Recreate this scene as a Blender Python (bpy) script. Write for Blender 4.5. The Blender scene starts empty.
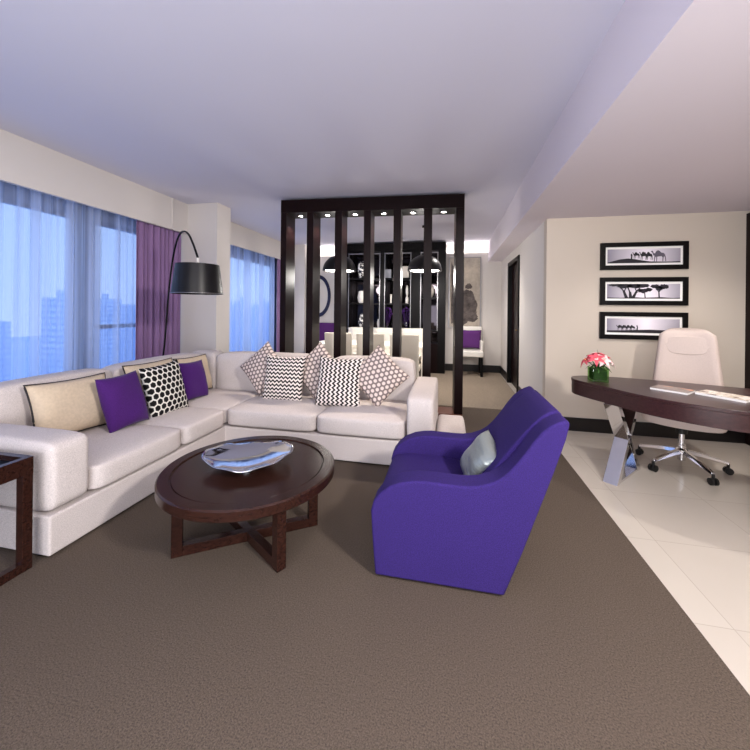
import bpy, bmesh, math, random
from mathutils import Vector, Matrix, Euler
random.seed(7)
C = bpy.context.scene.collection
PI = math.pi
R = math.radians
# ------------------------------------------------------------------ camera model
FPX, EYE, U0, V0 = 355.0, 1.35, 375.0, 309.2
ROLL, YAW = R(0.6), math.atan(75 / 355)
CA, SA = math.cos(YAW), math.sin(YAW)
def at(u, v, x=None, y=None, z=None):
    du, dv = u - U0, v - V0
    a = (du * math.cos(ROLL) + dv * math.sin(ROLL)) / FPX
    b = (dv * math.cos(ROLL) - du * math.sin(ROLL)) / FPX
    r = Vector((a * CA - SA, CA + a * SA, -b))
    if x is not None: k = x / r.x
    elif y is not None: k = y / r.y
    else: k = (z - EYE) / r.z
    return Vector((r.x * k, r.y * k, EYE + r.z * k))
# ------------------------------------------------------------------ node helpers
class NT:
    def __init__(s, name):
        s.m = bpy.data.materials.new(name); s.m.use_nodes = True
        s.t = s.m.node_tree; s.t.nodes.clear()
        s.out = s.t.nodes.new('ShaderNodeOutputMaterial')
    def n(s, typ, **k):
        nd = s.t.nodes.new('ShaderNode' + typ)
        for a, b in k.items(): setattr(nd, a, b)
        return nd
    def l(s, a, b): s.t.links.new(a, b)
    def m2(s, op, a, b=None, c=None):
        nd = s.n('Math', operation=op)
        for i, x in enumerate((a, b, c)):
            if x is None: continue
            if isinstance(x, (int, float)): nd.inputs[i].default_value = x
            else: s.l(x, nd.inputs[i])
        return nd.outputs[0]
    def mix(s, f, a, b):
        nd = s.n('Mix', data_type='RGBA')
        if isinstance(f, (int, float)): nd.inputs[0].default_value = f
        else: s.l(f, nd.inputs[0])
        for i, x in ((6, a), (7, b)):
            if isinstance(x, tuple): nd.inputs[i].default_value = (*x[:3], 1)
            else: s.l(x, nd.inputs[i])
        return nd.outputs[2]
    def coord(s, kind='Object'):
        return s.n('TexCoord').outputs[kind]
    def mapping(s, vec, scale=(1, 1, 1), rot=(0, 0, 0)):
        mp = s.n('Mapping'); mp.inputs['Scale'].default_value = scale; mp.inputs['Rotation'].default_value = rot
        s.l(vec, mp.inputs['Vector']); return mp.outputs[0]
    def noise(s, vec, scale, detail=3, rough=.5):
        nd = s.n('TexNoise'); nd.inputs['Scale'].default_value = scale; nd.inputs['Detail'].default_value = detail
        nd.inputs['Roughness'].default_value = rough
        s.l(vec, nd.inputs['Vector']); return nd.outputs['Fac']
    def ramp(s, f, lo, hi):
        nd = s.n('MapRange'); nd.inputs[1].default_value = lo; nd.inputs[2].default_value = hi
        s.l(f, nd.inputs[0]); return nd.outputs[0]
    def bsdf(s, col, rough=.6, metal=0, bump=None, bstr=.3, bdist=.002, sheen=0, spec=None, coat=0):
        b = s.n('BsdfPrincipled')
        if isinstance(col, tuple): b.inputs['Base Color'].default_value = (*col[:3], 1)
        else: s.l(col, b.inputs['Base Color'])
        if isinstance(rough, (int, float)): b.inputs['Roughness'].default_value = rough
        else: s.l(rough, b.inputs['Roughness'])
        b.inputs['Metallic'].default_value = metal
        if spec is not None: b.inputs['Specular IOR Level'].default_value = spec
        if sheen:
            b.inputs['Sheen Weight'].default_value = sheen; b.inputs['Sheen Roughness'].default_value = .4
        if coat: b.inputs['Coat Weight'].default_value = coat; b.inputs['Coat Roughness'].default_value = .08
        if bump is not None:
            bp = s.n('Bump'); bp.inputs['Strength'].default_value = bstr; bp.inputs['Distance'].default_value = bdist
            s.l(bump, bp.inputs['Height']); s.l(bp.outputs[0], b.inputs['Normal'])
        s.l(b.outputs[0], s.out.inputs[0]); return b
def lin(r, g, b):
    f = lambda c: (c / 255 / 12.92) if c <= 10 else ((c / 255 + .055) / 1.055) ** 2.4
    return (f(r), f(g), f(b))
def plain(name, rgb, rough=.6, metal=0, **k):
    t = NT(name); t.bsdf(lin(*rgb), rough, metal, **k); return t.m
def fabric(name, rgb, scale=500, var=.12, sheen=.0, bstr=.35, rough=.9):
    t = NT(name); v = t.coord(); c = lin(*rgb)
    w = t.noise(v, scale, 2); w2 = t.noise(v, 9, 3)
    d = tuple(x * (1 - var) for x in c); e = tuple(min(1, x * (1 + var)) for x in c)
    col = t.mix(t.ramp(w, .3, .7), d, e)
    col = t.mix(t.m2('MULTIPLY', w2, .25), col, d)
    t.bsdf(col, rough, bump=w, bstr=bstr, bdist=.0015, sheen=sheen, spec=.2); return t.m
def wood(name, rgb, rgb2, rough=.3, axis=0, coat=.0, spec=.4):
    t = NT(name); sc = [22, 22, 22]; sc[axis] = 1.6
    v = t.mapping(t.coord(), tuple(sc)); g = t.noise(v, 3.5, 5, .65)
    col = t.mix(t.ramp(g, .3, .75), lin(*rgb), lin(*rgb2))
    t.bsdf(col, rough, bump=g, bstr=.12, bdist=.001, coat=coat, spec=spec); return t.m
def emit(name, rgb, s):
    t = NT(name); e = t.n('Emission'); e.inputs[0].default_value = (*rgb, 1); e.inputs[1].default_value = s
    t.l(e.outputs[0], t.out.inputs[0]); return t.m
# materials
M = {}
M['sofa'] = fabric('sofa_fabric', (205, 196, 193), 230, .2)
M['purple_chair'] = fabric('purple_felt', (50, 34, 100), 260, .35)
M['purple'] = fabric('purple_velvet', (70, 30, 104), 300, .25, sheen=.1)
M['cream'] = fabric('cream_fabric', (206, 188, 164), 60, .07)
M['piping'] = plain('black_piping', (28, 22, 26), .7)
M['dining_purple'] = fabric('plum_fabric', (86, 44, 104), 200, .1)
M['drape'] = fabric('mauve_drape', (146, 116, 158), 250, .12)
M['leather'] = fabric('office_leather', (202, 186, 178), 120, .04, rough=.5, bstr=.15)
M['darkwood'] = wood('espresso_wood', (14, 5, 6), (28, 11, 11), .34, 2, spec=.14)
M['tablewood'] = wood('walnut_table', (30, 14, 11), (56, 32, 25), .24, 0, spec=.35)
M['deskwood'] = wood('desk_veneer', (40, 21, 24), (68, 42, 42), .3, 0, spec=.4)
M['chrome'] = plain('chrome', (225, 225, 228), .06, 1)
M['brushed'] = plain('brushed_steel', (150, 148, 150), .35, 1)
M['brass'] = plain('brass', (220, 180, 110), .25, 1)
M['black'] = plain('black_satin', (8, 6, 7), .4, spec=.15)
M['blackplastic'] = plain('black_rubber', (12, 12, 13), .5)
M['white'] = plain('white_lacquer', (235, 230, 222), .35)
M['matboard'] = plain('white_mat', (245, 243, 240), .8)
M['shade'] = plain('black_shade_fabric', (12, 11, 14), .36, spec=.35)
M['darkbase'] = plain('black_baseboard', (16, 11, 12), .35)
def wallmat(name, rgb, var=.03):
    t = NT(name); v = t.coord(); n1 = t.noise(v, 1.2, 4); n2 = t.noise(v, 160, 2); c = lin(*rgb)
    col = t.mix(n1, tuple(x * (1 - var) for x in c), tuple(min(1, x * (1 + var)) for x in c))
    t.bsdf(col, .85, bump=n2, bstr=.06, bdist=.001, spec=.2); return t.m
M['wall'] = wallmat('beige_wall', (200, 189, 176))
M['wall_white'] = wallmat('warm_white_wall', (216, 210, 205))
M['ceiling'] = wallmat('ceiling_paint', (218, 216, 229), .012)
M['soffit'] = wallmat('soffit_paint', (226, 218, 225), .012)
def carpetmat():
    t = NT('taupe_carpet'); v = t.coord()
    n = t.noise(v, 170, 3, .7); n2 = t.noise(v, 1.1, 3); n3 = t.noise(t.mapping(v, (1, 3, 1)), 45, 2)
    col = t.mix(t.ramp(n, .3, .7), lin(60, 52, 47), lin(112, 100, 89))
    col = t.mix(t.m2('MULTIPLY', n2, .22), col, lin(84, 72, 64))
    col = t.mix(t.m2('MULTIPLY', t.ramp(n3, .45, .65), .15), col, lin(88, 74, 66))
    t.bsdf(col, .95, bump=n, bstr=.7, bdist=.006, spec=.1); return t.m
M['carpet'] = carpetmat()
def dfloor():
    t = NT('pale_dining_floor'); v = t.coord(); n = t.noise(v, 90, 3, .6)  # paler tone for the floor slab beyond the screen
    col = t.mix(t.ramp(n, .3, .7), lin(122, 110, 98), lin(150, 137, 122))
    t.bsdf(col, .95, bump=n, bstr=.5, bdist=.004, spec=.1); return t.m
M['dfloor'] = dfloor()
def tilemat():
    t = NT('cream_floor_tile'); v = t.coord()
    b = t.n('TexBrick'); t.l(t.mapping(v, (1, 1, 1)), b.inputs['Vector'])
    b.offset = 0; b.inputs['Scale'].default_value = 1.25; b.inputs['Brick Width'].default_value = .75; b.inputs['Row Height'].default_value = .75
    b.inputs['Mortar Size'].default_value = .003; b.inputs['Mortar Smooth'].default_value = .3
    b.inputs['Color1'].default_value = (*lin(198, 190, 180), 1); b.inputs['Color2'].default_value = (*lin(192, 183, 173), 1)
    b.inputs['Mortar'].default_value = (*lin(172, 163, 153), 1)
    n = t.noise(v, 2.5, 5)
    col = t.mix(t.m2('MULTIPLY', n, .3), b.outputs[0], lin(182, 172, 162))
    t.bsdf(col, .22, spec=.4); return t.m
M['tile'] = tilemat()
# ---- patterned cushion covers, drawn in UV
def hexmat(name, cols, N, rad, web, dot, soft=.06):
    t = NT(name); uv = t.n('UVMap').outputs[0]; sp = t.n('SeparateXYZ'); t.l(uv, sp.inputs[0])
    u = t.m2('MULTIPLY', sp.outputs[0], N); v = t.m2('MULTIPLY', sp.outputs[1], N)
    def cell(off):
        a = t.m2('SUBTRACT', t.m2('FRACT', t.m2('ADD', u, off)), .5)
        b = t.m2('MULTIPLY', t.m2('SUBTRACT', t.m2('FRACT', t.m2('ADD', t.m2('DIVIDE', v, 1.732), off)), .5), 1.732)
        a = t.m2('ABSOLUTE', a); b = t.m2('ABSOLUTE', b)
        return t.m2('MAXIMUM', a, t.m2('ADD', t.m2('MULTIPLY', a, .5), t.m2('MULTIPLY', b, .866)))
    d = t.m2('MINIMUM', cell(0), cell(.5))
    f = t.ramp(d, rad - soft / 2, rad + soft / 2)
    col = t.mix(f, lin(*dot), lin(*web))
    n = t.noise(t.coord(), 300, 2)
    t.bsdf(col, .75, bump=t.m2('ADD', f, t.m2('MULTIPLY', n, .5)), bstr=.35, bdist=.002, spec=.2); return t.m
def zigmat(name, N, Mt, vertical):
    t = NT(name); uv = t.n('UVMap').outputs[0]; sp = t.n('SeparateXYZ'); t.l(uv, sp.inputs[0])
    a, b = (sp.outputs[1], sp.outputs[0]) if vertical else (sp.outputs[0], sp.outputs[1])
    tri = t.m2('PINGPONG', t.m2('MULTIPLY', a, Mt * 2), 1)
    s = t.m2('FRACT', t.m2('ADD', t.m2('MULTIPLY', b, N), t.m2('MULTIPLY', tri, .55)))
    d = t.m2('ABSOLUTE', t.m2('SUBTRACT', s, .5))
    f = t.ramp(d, .235, .265)
    col = t.mix(f, lin(14, 10, 12), lin(232, 222, 216))
    n = t.noise(t.coord(), 300, 2)
    t.bsdf(col, .85, bump=n, bstr=.2, bdist=.001, spec=.15); return t.m
M['hex_bw'] = hexmat('black_honeycomb_fabric', None, 8, .395, (224, 220, 212), (12, 9, 11))
M['hex_taupe'] = hexmat('taupe_dotted_fabric', None, 9, .33, (120, 106, 104), (222, 206, 198), .12)
M['zig_h'] = zigmat('zigzag_fabric_rows', 12, 10, False)
M['zig_v'] = zigmat('zigzag_fabric_columns', 10, 12, True)
def satin():
    t = NT('silver_satin'); v = t.mapping(t.coord(), (4, 4, 14)); n = t.noise(v, 1.4, 3)
    t.bsdf(lin(150, 156, 154), .33, .5, bump=n, bstr=.9, bdist=.02); return t.m
M['satin'] = satin()
def sheer():
    t = NT('sheer_voile'); tr = t.n('BsdfTransparent'); tl = t.n('BsdfTranslucent'); df = t.n('BsdfDiffuse')
    n = t.noise(t.mapping(t.coord(), (1, 3.2, .03)), 2.4, 4, .6)
    tl.inputs[0].default_value = (.86, .90, .98, 1); df.inputs[0].default_value = (.56, .64, .86, 1)
    m1 = t.n('MixShader'); m1.inputs[0].default_value = .35; t.l(tl.outputs[0], m1.inputs[1]); t.l(df.outputs[0], m1.inputs[2])
    m2 = t.n('MixShader'); t.l(t.m2('ADD', t.m2('MULTIPLY', t.ramp(n, .41, .60), .60), .34), m2.inputs[0]); t.l(tr.outputs[0], m2.inputs[1]); t.l(m1.outputs[0], m2.inputs[2])
    t.l(m2.outputs[0], t.out.inputs[0]); return t.m
M['sheer'] = sheer()
def glassmat(name, tint=(1, 1, 1), fac=.08):
    t = NT(name); tr = t.n('BsdfTransparent'); tr.inputs[0].default_value = (*tint, 1); gl = t.n('BsdfGlossy'); gl.inputs[1].default_value = .02
    m = t.n('MixShader'); m.inputs[0].default_value = fac; t.l(tr.outputs[0], m.inputs[1]); t.l(gl.outputs[0], m.inputs[2])
    t.l(m.outputs[0], t.out.inputs[0]); return t.m
M['glass'] = glassmat('window_glass')
M['greenglass'] = glassmat('green_vase_glass', (.55, .8, .45), .12)
M['darkmirror'] = plain('dark_mirror', (40, 36, 40), .04, .9)
M['lens'] = emit('downlight_lens', (1, .93, .84), 60)
M['bulb'] = emit('pendant_bulb', (1, .93, .84), 14)
M['silhouette'] = plain('print_ink', (26, 22, 32), .7)
M['silhouette2'] = plain('print_ink_grey', (96, 90, 104), .7)
def printmat(name, a, b):
    t = NT(name); sp = t.n('SeparateXYZ'); t.l(t.coord('Generated'), sp.inputs[0])
    n = t.noise(t.coord(), 3, 3)
    e = t.m2('ABSOLUTE', t.m2('SUBTRACT', sp.outputs[0], .55))
    f = t.ramp(t.m2('ADD', e, t.m2('MULTIPLY', n, .15)), .1, .62)
    t.bsdf(t.mix(f, lin(*a), lin(*b)), .5); return t.m
M['print'] = printmat('lavender_print', (244, 236, 246), (130, 126, 142))
# ------------------------------------------------------------------ mesh helpers
def box(bm, x0, x1, y0, y1, z0, z1, bev=0, seg=3):
    r = bmesh.ops.create_cube(bm, size=1)
    vs = r['verts']
    for v in vs: v.co = Vector(((x0 + x1) / 2 + v.co.x * (x1 - x0), (y0 + y1) / 2 + v.co.y * (y1 - y0), (z0 + z1) / 2 + v.co.z * (z1 - z0)))
    if bev:
        es = {e for v in vs for e in v.link_edges}
        bmesh.ops.bevel(bm, geom=list(es), offset=bev, segments=seg, profile=.5, affect='EDGES')
def prism(bm, pts, off):
    """closed outline of 3-D points extruded by the vector off"""
    a = [bm.verts.new(p) for p in pts]; b = [bm.verts.new(Vector(p) + Vector(off)) for p in pts]
    n = len(a); bm.faces.new(a); bm.faces.new(b[::-1])
    for i in range(n): bm.faces.new((a[i], b[i], b[(i + 1) % n], a[(i + 1) % n]))
    bmesh.ops.recalc_face_normals(bm, faces=bm.faces[:])
def tube(bm, pts, r, seg=10, closed=False, caps=True):
    pts = [Vector(p) for p in pts]; n = len(pts); rings = []
    rr = r if isinstance(r, (list, tuple)) else [r] * n
    ref = Vector((0, 0, 1))
    for i, p in enumerate(pts):
        a = pts[i - 1] if (i or closed) else p; b = pts[(i + 1) % n] if (i < n - 1 or closed) else p
        t = (b - a).normalized()
        s = t.cross(ref)
        if s.length < .05: s = t.cross(Vector((1, 0, 0)))
        s.normalize(); w = s.cross(t).normalized()
        rings.append([bm.verts.new(p + rr[i] * (s * math.cos(2 * PI * k / seg) + w * math.sin(2 * PI * k / seg))) for k in range(seg)])
    m = n if closed else n - 1
    for i in range(m):
        A, B = rings[i], rings[(i + 1) % n]
        for k in range(seg): bm.faces.new((A[k], A[(k + 1) % seg], B[(k + 1) % seg], B[k]))
    if caps and not closed: bm.faces.new(rings[0][::-1]); bm.faces.new(rings[-1])
    bmesh.ops.recalc_face_normals(bm, faces=bm.faces[:])
def lathe(bm, prof, c=(0, 0, 0), seg=40, sx=1, sy=1):
    c = Vector(c); rings = []
    for r, z in prof:
        if r < 1e-5: rings.append([bm.verts.new(c + Vector((0, 0, z)))])
        else: rings.append([bm.verts.new(c + Vector((r * sx * math.cos(2 * PI * k / seg), r * sy * math.sin(2 * PI * k / seg), z))) for k in range(seg)])
    for A, B in zip(rings, rings[1:]):
        for k in range(seg):
            q = [A[k % len(A)], A[(k + 1) % len(A)], B[(k + 1) % len(B)], B[k % len(B)]]
            q = [x for i, x in enumerate(q) if x not in q[:i]]
            if len(q) > 2: bm.faces.new(q)
    bmesh.ops.recalc_face_normals(bm, faces=bm.faces[:])
def obj(name, bm, mat, parent=None, smooth=False, local=False, subsurf=0, bevel=0, label=None):
    me = bpy.data.meshes.new(name)
    if parent is not None and not local:
        bmesh.ops.translate(bm, verts=bm.verts[:], vec=-world_loc(parent))
    for f in bm.faces: f.smooth = bool(smooth)
    bm.to_mesh(me); bm.free()
    me.materials.append(mat)
    o = bpy.data.objects.new(name, me); C.objects.link(o)
    if parent is not None: o.parent = parent
    if bevel:
        b = o.modifiers.new('b', 'BEVEL'); b.width = bevel; b.segments = 3; b.limit_method = 'ANGLE'; b.angle_limit = R(40)
    if subsurf:
        s = o.modifiers.new('s', 'SUBSURF'); s.levels = s.render_levels = subsurf
    if smooth == 'angle':
        try: me.set_sharp_from_angle(angle=R(35))
        except Exception: pass
    if label: o['label'] = label
    return o
def world_loc(o):
    v = Vector(o.location)
    while o.parent: o = o.parent; v += Vector(o.location)
    return v
def tag(o, label, cat, group=None, kind=None):
    o['label'] = label; o['category'] = cat
    if group: o['group'] = group
    if kind: o['kind'] = kind
    return o
def thing(name, loc, label, cat, group=None, rz=0):
    o = bpy.data.objects.new(name, None); C.objects.link(o); o.empty_display_size = .05
    o.location = loc; o.rotation_euler = (0, 0, rz); return tag(o, label, cat, group)
def struct(name, bm, mat, parent=None, **k):
    o = obj(name, bm, mat, parent, **k)
    if parent is None: o['kind'] = 'structure'
    return o
def dup(root, loc=None, rz=None, label=None):
    r = root.copy(); C.objects.link(r)
    if loc is not None: r.location = loc
    if rz is not None: r.rotation_euler = (0, 0, rz)
    if label: r['label'] = label
    def rec(a, b):
        for ch in list(a.children):
            c = ch.copy(); C.objects.link(c); c.parent = b; rec(ch, c)
    rec(root, r); return r
B = bmesh.new
# ------------------------------------------------------------------ the setting
CH, SZ, YB, YD, XL, XC = 2.83, 2.41, 8.15, 4.40, -3.70, 1.08
YR = -3.0
bm = B(); box(bm, -4.3, XC - .03, YR, YB + .2, -.1, 0); struct('floor', bm, M['carpet'])
bm = B(); box(bm, -3.6, XC - .04, 5.08, YB - .115, 0, .006); struct('floor_dining', bm, M['dfloor'])
bm = B(); box(bm, XC - .03, XC + .5, YD, YB + .2, -.1, 0); struct('floor_threshold', bm, M['tile'])
bm = B(); box(bm, XC - .03, 3.3, YR, YD, -.1, 0.0); struct('floor_tile', bm, M['tile'])
bm = B(); box(bm, -4.3, .81, YR, YB + .2, CH, CH + .1); struct('ceiling', bm, M['ceiling'])
bm = B(); box(bm, .80, 3.3, YR, YB + .2, SZ, CH + .1); struct('ceiling_lowered', bm, M['soffit'])
bm = B(); box(bm, XC, 3.3, YD, YD + .12, 0, SZ); struct('wall_back', bm, M['wall'])
# corridor wall with a door opening
d0, d1, dz = at(519.5, 300, x=XC).y, at(508.5, 300, x=XC).y, 2.24
bm = B()
box(bm, XC, XC + .12, YD + .12, d0, 0, SZ); box(bm, XC, XC + .12, d1, YB, 0, SZ); box(bm, XC, XC + .12, d0, d1, dz, SZ)
struct('wall_right', bm, M['wall_white'])
dr = bpy.data.objects.new('door_1', None); C.objects.link(dr); dr.location = (XC, d0, 0); dr['kind'] = 'structure'
bm = B()
box(bm, XC - .02, XC + .1, d0, d0 + .07, 0, dz); box(bm, XC - .02, XC + .1, d1 - .07, d1, 0, dz); box(bm, XC - .02, XC + .1, d0, d1, dz - .07, dz)
obj('door_frame', bm, M['black'], dr)
bm = B(); box(bm, XC + .05, XC + .09, d0 + .07, d1 - .07, 0.005, dz - .07); lf = obj('door_leaf', bm, M['darkwood'], dr)
bm = B(); box(bm, XC + .038, XC + .05, d0 + .14, d0 + .18, .90, 1.14, .004)
tube(bm, [(XC + .04, d0 + .16, 1.03), (XC - .0, d0 + .16, 1.03), (XC - .005, d0 + .19, 1.03), (XC - .005, d0 + .29, 1.03)], .011)
obj('door_handle', bm, M['brass'], lf)
bm = B(); box(bm, XC - .012, XC, d1, YB, 0, .16); box(bm, XC - .012, XC, YD, d0, 0, .16); struct('baseboard_right', bm, M['darkbase'])
bm = B(); box(bm, XC, 3.1, YD - .015, YD, 0, .15); struct('baseboard_back', bm, M['darkbase'])
bm = B(); box(bm, -3.3, XC - .012, YB - .115, YB - .1, 0, .16); struct('baseboard_dining', bm, M['darkbase'])
bm = B(); box(bm, -4.3, XC + .2, YB, YB + .12, 0, CH); struct('wall_dining', bm, M['wall_white'])
bm = B(); box(bm, -3.3, XC, YB - .1, YB, 0, 2.6); struct('wall_panel_dining', bm, M['wall_white'])
bm = B(); box(bm, XL - .3, -3.3, YB - .45, YB, 0, CH); struct('wall_pier', bm, M['wall_white'])
bm = B(); box(bm, 3.07, 3.2, YR, YD, 0, SZ); struct('wall_side', bm, M['wall'])
bm = B(); box(bm, 3.0, 3.07, 3.9, YD, 0, SZ - .03); struct('trim_1', bm, M['darkwood'])
bm = B(); box(bm, -4.3, 3.3, YR - .1, YR, 0, CH); struct('wall_rear', bm, M['wall_white'])
# window side: header beam, column, sill wall, outer wall
cx0, cy0, cy1 = -3.22, 4.43, 4.74
bm = B(); box(bm, XL - .04, XL, YR, cy0, 2.405, CH); box(bm, XL - .04, XL, cy1, YB - .45, 2.44, CH); struct('wall_left', bm, M['wall_white'])
bm = B(); box(bm, XL, XL + .014, cy0 - .30, cy0 - .275, 2.405, CH); struct('trim_2', bm, M['wall_white'])
bm = B(); box(bm, -4.1, cx0, cy0, cy1, 0, CH); struct('wall_column', bm, M['wall_white'])
XW = -4.02
m0, m1 = at(80, 300, x=XW).y, at(94, 300, x=XW).y
bm = B(); box(bm, XW - .14, XW - .02, YR, YB, 0, .35); box(bm, XW - .14, XW - .02, YR, YB, 2.36, CH)
box(bm, XW - .14, XW - .02, m0, m1, .35, 2.36); box(bm, XW - .14, XW - .02, cy0 - .25, cy1 + .1, .35, 2.36); box(bm, XW - .14, XW - .02, YR, YR + .4, .35, 2.36)
box(bm, XW - .14, XW - .02, YB - .5, YB, .35, 2.36)
struct('wall_outer', bm, plain('slate_window_wall', (120, 130, 155), .8))
def window(n, y0, y1, transom=True):
    w = bpy.data.objects.new('window_%d' % n, None); C.objects.link(w); w.location = (XW - .08, y0, .35); w['kind'] = 'structure'
    bm = B(); a, b = XW - .1, XW - .05
    box(bm, a, b, y0, y0 + .05, .35, 2.36); box(bm, a, b, y1 - .05, y1, .35, 2.36)
    box(bm, a, b, y0 + .05, y1 - .05, .35, .40); box(bm, a, b, y0 + .05, y1 - .05, 2.31, 2.36)
    if n == 2: box(bm, a, b, y0 + .05, y1 - .05, 1.08, 1.13)
    obj('window_frame', bm, M['brushed'], w)
    bm = B(); box(bm, XW - .078, XW - .072, y0 + .05, y1 - .05, .40, 2.31); obj('window_pane', bm, M['glass'], w)
window(1, YR + .4, m0); window(2, m1, cy0 - .25); window(3, cy1 + .1, YB - .5)
def curtain(name, y0, y1, x, z0, z1, folds, amp, mat, label, cat, flare=0, group=None, jit=.3):
    bm = B(); n = folds * 10; rnd = random.Random(int(y0 * 100)); ph = [rnd.uniform(-jit, jit) for _ in range(folds + 2)]; am = [rnd.uniform(.55, 1.15) for _ in range(folds + 2)]
    rows = 8; g = []
    for j in range(rows + 1):
        z = z0 + (z1 - z0) * j / rows; row = []
        for i in range(n + 1):
            t = i / n; k = t * folds; q = int(k); p = ph[q] * (1 - (k - q)) + ph[q + 1] * (k - q)
            a = (am[q] * (1 - (k - q)) + am[q + 1] * (k - q)) * amp
            xx = x + a * math.sin(2 * PI * (k + p)) * (1 - .25 * j / rows)
            yy = y0 + (y1 - y0) * t + .3 * amp * math.sin(4 * PI * (k + p)) + flare * (1 - j / rows) * (1 - t) * -.05
            row.append(bm.verts.new((xx, yy, z)))
        g.append(row)
    for j in range(rows):
        for i in range(n): bm.faces.new((g[j][i], g[j][i + 1], g[j + 1][i + 1], g[j + 1][i]))
    return tag(obj(name, bm, mat, smooth=True), label, cat, group)
yp = at(133, 300, x=-3.80).y
curtain('sheer_curtain', YR + .3, yp + .12, -3.86, .04, 2.80, 62, .028, M['sheer'], 'long pale blue sheer curtain behind the left part of the sofa', 'curtain', group='window curtains')
o = curtain('drape', yp, cy0 - .04, -3.795, .03, 2.79, 9, .034, M['drape'], 'mauve purple drape beside the grey column, behind the arc lamp', 'curtain', group='window curtains')
o.modifiers.new('t', 'SOLIDIFY').thickness = .004
y3 = at(276, 300, x=-3.8).y
curtain('sheer_curtain', cy1 + .05, y3, -3.86, .04, 2.80, 22, .026, M['sheer'], 'sheer curtain on the far window between the column and the slatted screen', 'curtain', group='window curtains')
o = curtain('drape', y3, YB - .47, -3.80, .03, 2.79, 4, .034, M['drape'], 'purple drape at the far window, just left of the slatted screen', 'curtain', group='window curtains')
o.modifiers.new('t', 'SOLIDIFY').thickness = .004
# outside: city at dusk
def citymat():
    t = NT('hazy_tower'); b = t.n('TexBrick'); sp = t.n('SeparateXYZ'); t.l(t.coord(), sp.inputs[0])  # distance haze is painted into the pale blue tower colours
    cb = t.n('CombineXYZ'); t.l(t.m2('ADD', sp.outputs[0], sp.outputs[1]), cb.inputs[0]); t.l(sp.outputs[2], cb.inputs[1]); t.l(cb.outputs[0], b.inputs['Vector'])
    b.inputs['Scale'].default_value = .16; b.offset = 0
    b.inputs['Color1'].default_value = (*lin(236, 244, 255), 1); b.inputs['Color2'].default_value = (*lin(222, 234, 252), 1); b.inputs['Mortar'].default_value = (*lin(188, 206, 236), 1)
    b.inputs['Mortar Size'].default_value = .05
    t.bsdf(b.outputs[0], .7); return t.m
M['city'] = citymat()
bm = B(); box(bm, -420, -12, -60, 420, -31, -30); tag(obj('ground_outside', bm, plain('dusk_ground', (200, 218, 246), .9)), 'blue dusk city ground far below the windows', 'ground', kind='structure')
rc = random.Random(3)
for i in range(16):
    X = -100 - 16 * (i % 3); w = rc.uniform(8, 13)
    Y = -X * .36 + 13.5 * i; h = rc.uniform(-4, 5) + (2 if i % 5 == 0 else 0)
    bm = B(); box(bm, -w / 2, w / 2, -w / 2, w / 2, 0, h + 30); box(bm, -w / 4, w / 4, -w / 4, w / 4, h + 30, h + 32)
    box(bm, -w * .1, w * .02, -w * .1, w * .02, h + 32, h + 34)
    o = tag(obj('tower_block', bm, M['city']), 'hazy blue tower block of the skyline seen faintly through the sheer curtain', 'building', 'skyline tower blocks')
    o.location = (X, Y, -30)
# ------------------------------------------------------------------ slatted screen
sa, sb = Vector((-2.235, 4.40, 0)), Vector((.165, 4.545, 0))
L = (sb - sa).length; ang = math.atan2(sb.y - sa.y, sb.x - sa.x)
scr = thing('slatted_screen', sa, 'tall dark wood slatted screen with downlights behind the sofa', 'room divider', rz=ang)
TZ, HB, DP = 2.80, 2.63, .32
bm = B(); box(bm, 0, L, 0, DP, HB, TZ); obj('header', bm, M['darkwood'], scr, local=True)
bm = B(); box(bm, .002, L - .002, .002, DP - .002, 0, .05)
M['litwood'] = wood('downlit_wood', (92, 52, 42), (126, 78, 60), .35, 0)  # screen wood painted lighter, as lit by the downlights
obj('floor_rail', bm, M['litwood'], scr, local=True, label='wood floor rail with the downlight glow painted into its colour')
def sx(u):
    """distance along the screen front for picture column u"""
    r = at(u, V0 - 100, y=1.0); r = Vector((r.x, r.y)); d = Vector((sb.x - sa.x, sb.y - sa.y)) / L
    n = Vector((-d.y, d.x)); k = (Vector((sa.x, sa.y)).dot(n)) / r.dot(n)
    return (r * k - Vector((sa.x, sa.y))).dot(d)
posts = []
for u0, u1 in ((280, 286.5), (307, 313.5), (335, 342), (364, 371), (393.7, 401.2), (424, 432.4), (456.2, 464.4)):
    x0, x1 = sx(u0), sx(u1); posts.append((x0, x1))
    x0 = max(0, x0); x1 = min(L, x1) if u0 < 450 else L
    bm = B(); box(bm, x0, x1, 0, DP, .05, HB); obj('post', bm, M['darkwood'], scr, local=True, bevel=.003)
for (a0, a1), (b0, b1) in zip(posts, posts[1:]):
    x = (a1 + b0) / 2 + .0
    bm = B(); lathe(bm, [(.045, HB - .012), (.045, HB), (.03, HB), (.03, HB - .012), (.045, HB - .012)], (x, DP / 2, 0), 20)
    dl = obj('downlight', bm, M['brushed'], scr, smooth=False, local=True)
    bm = B(); lathe(bm, [(0, HB - .006), (.028, HB - .006)], (x, DP / 2, 0), 20); obj('lens', bm, M['lens'], dl, local=True)
    ld = bpy.data.lights.new('screen_spot', 'SPOT'); ld.energy = 42; ld.color = (1, .86, .72); ld.spot_size = R(110); ld.spot_blend = .7; ld.shadow_soft_size = .02
    lo = bpy.data.objects.new('screen_spot', ld); C.objects.link(lo)
    w = Matrix.Rotation(ang, 4, 'Z') @ Vector((x, DP / 2, 0)) + sa; lo.location = (w.x, w.y, HB - .03)
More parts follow.
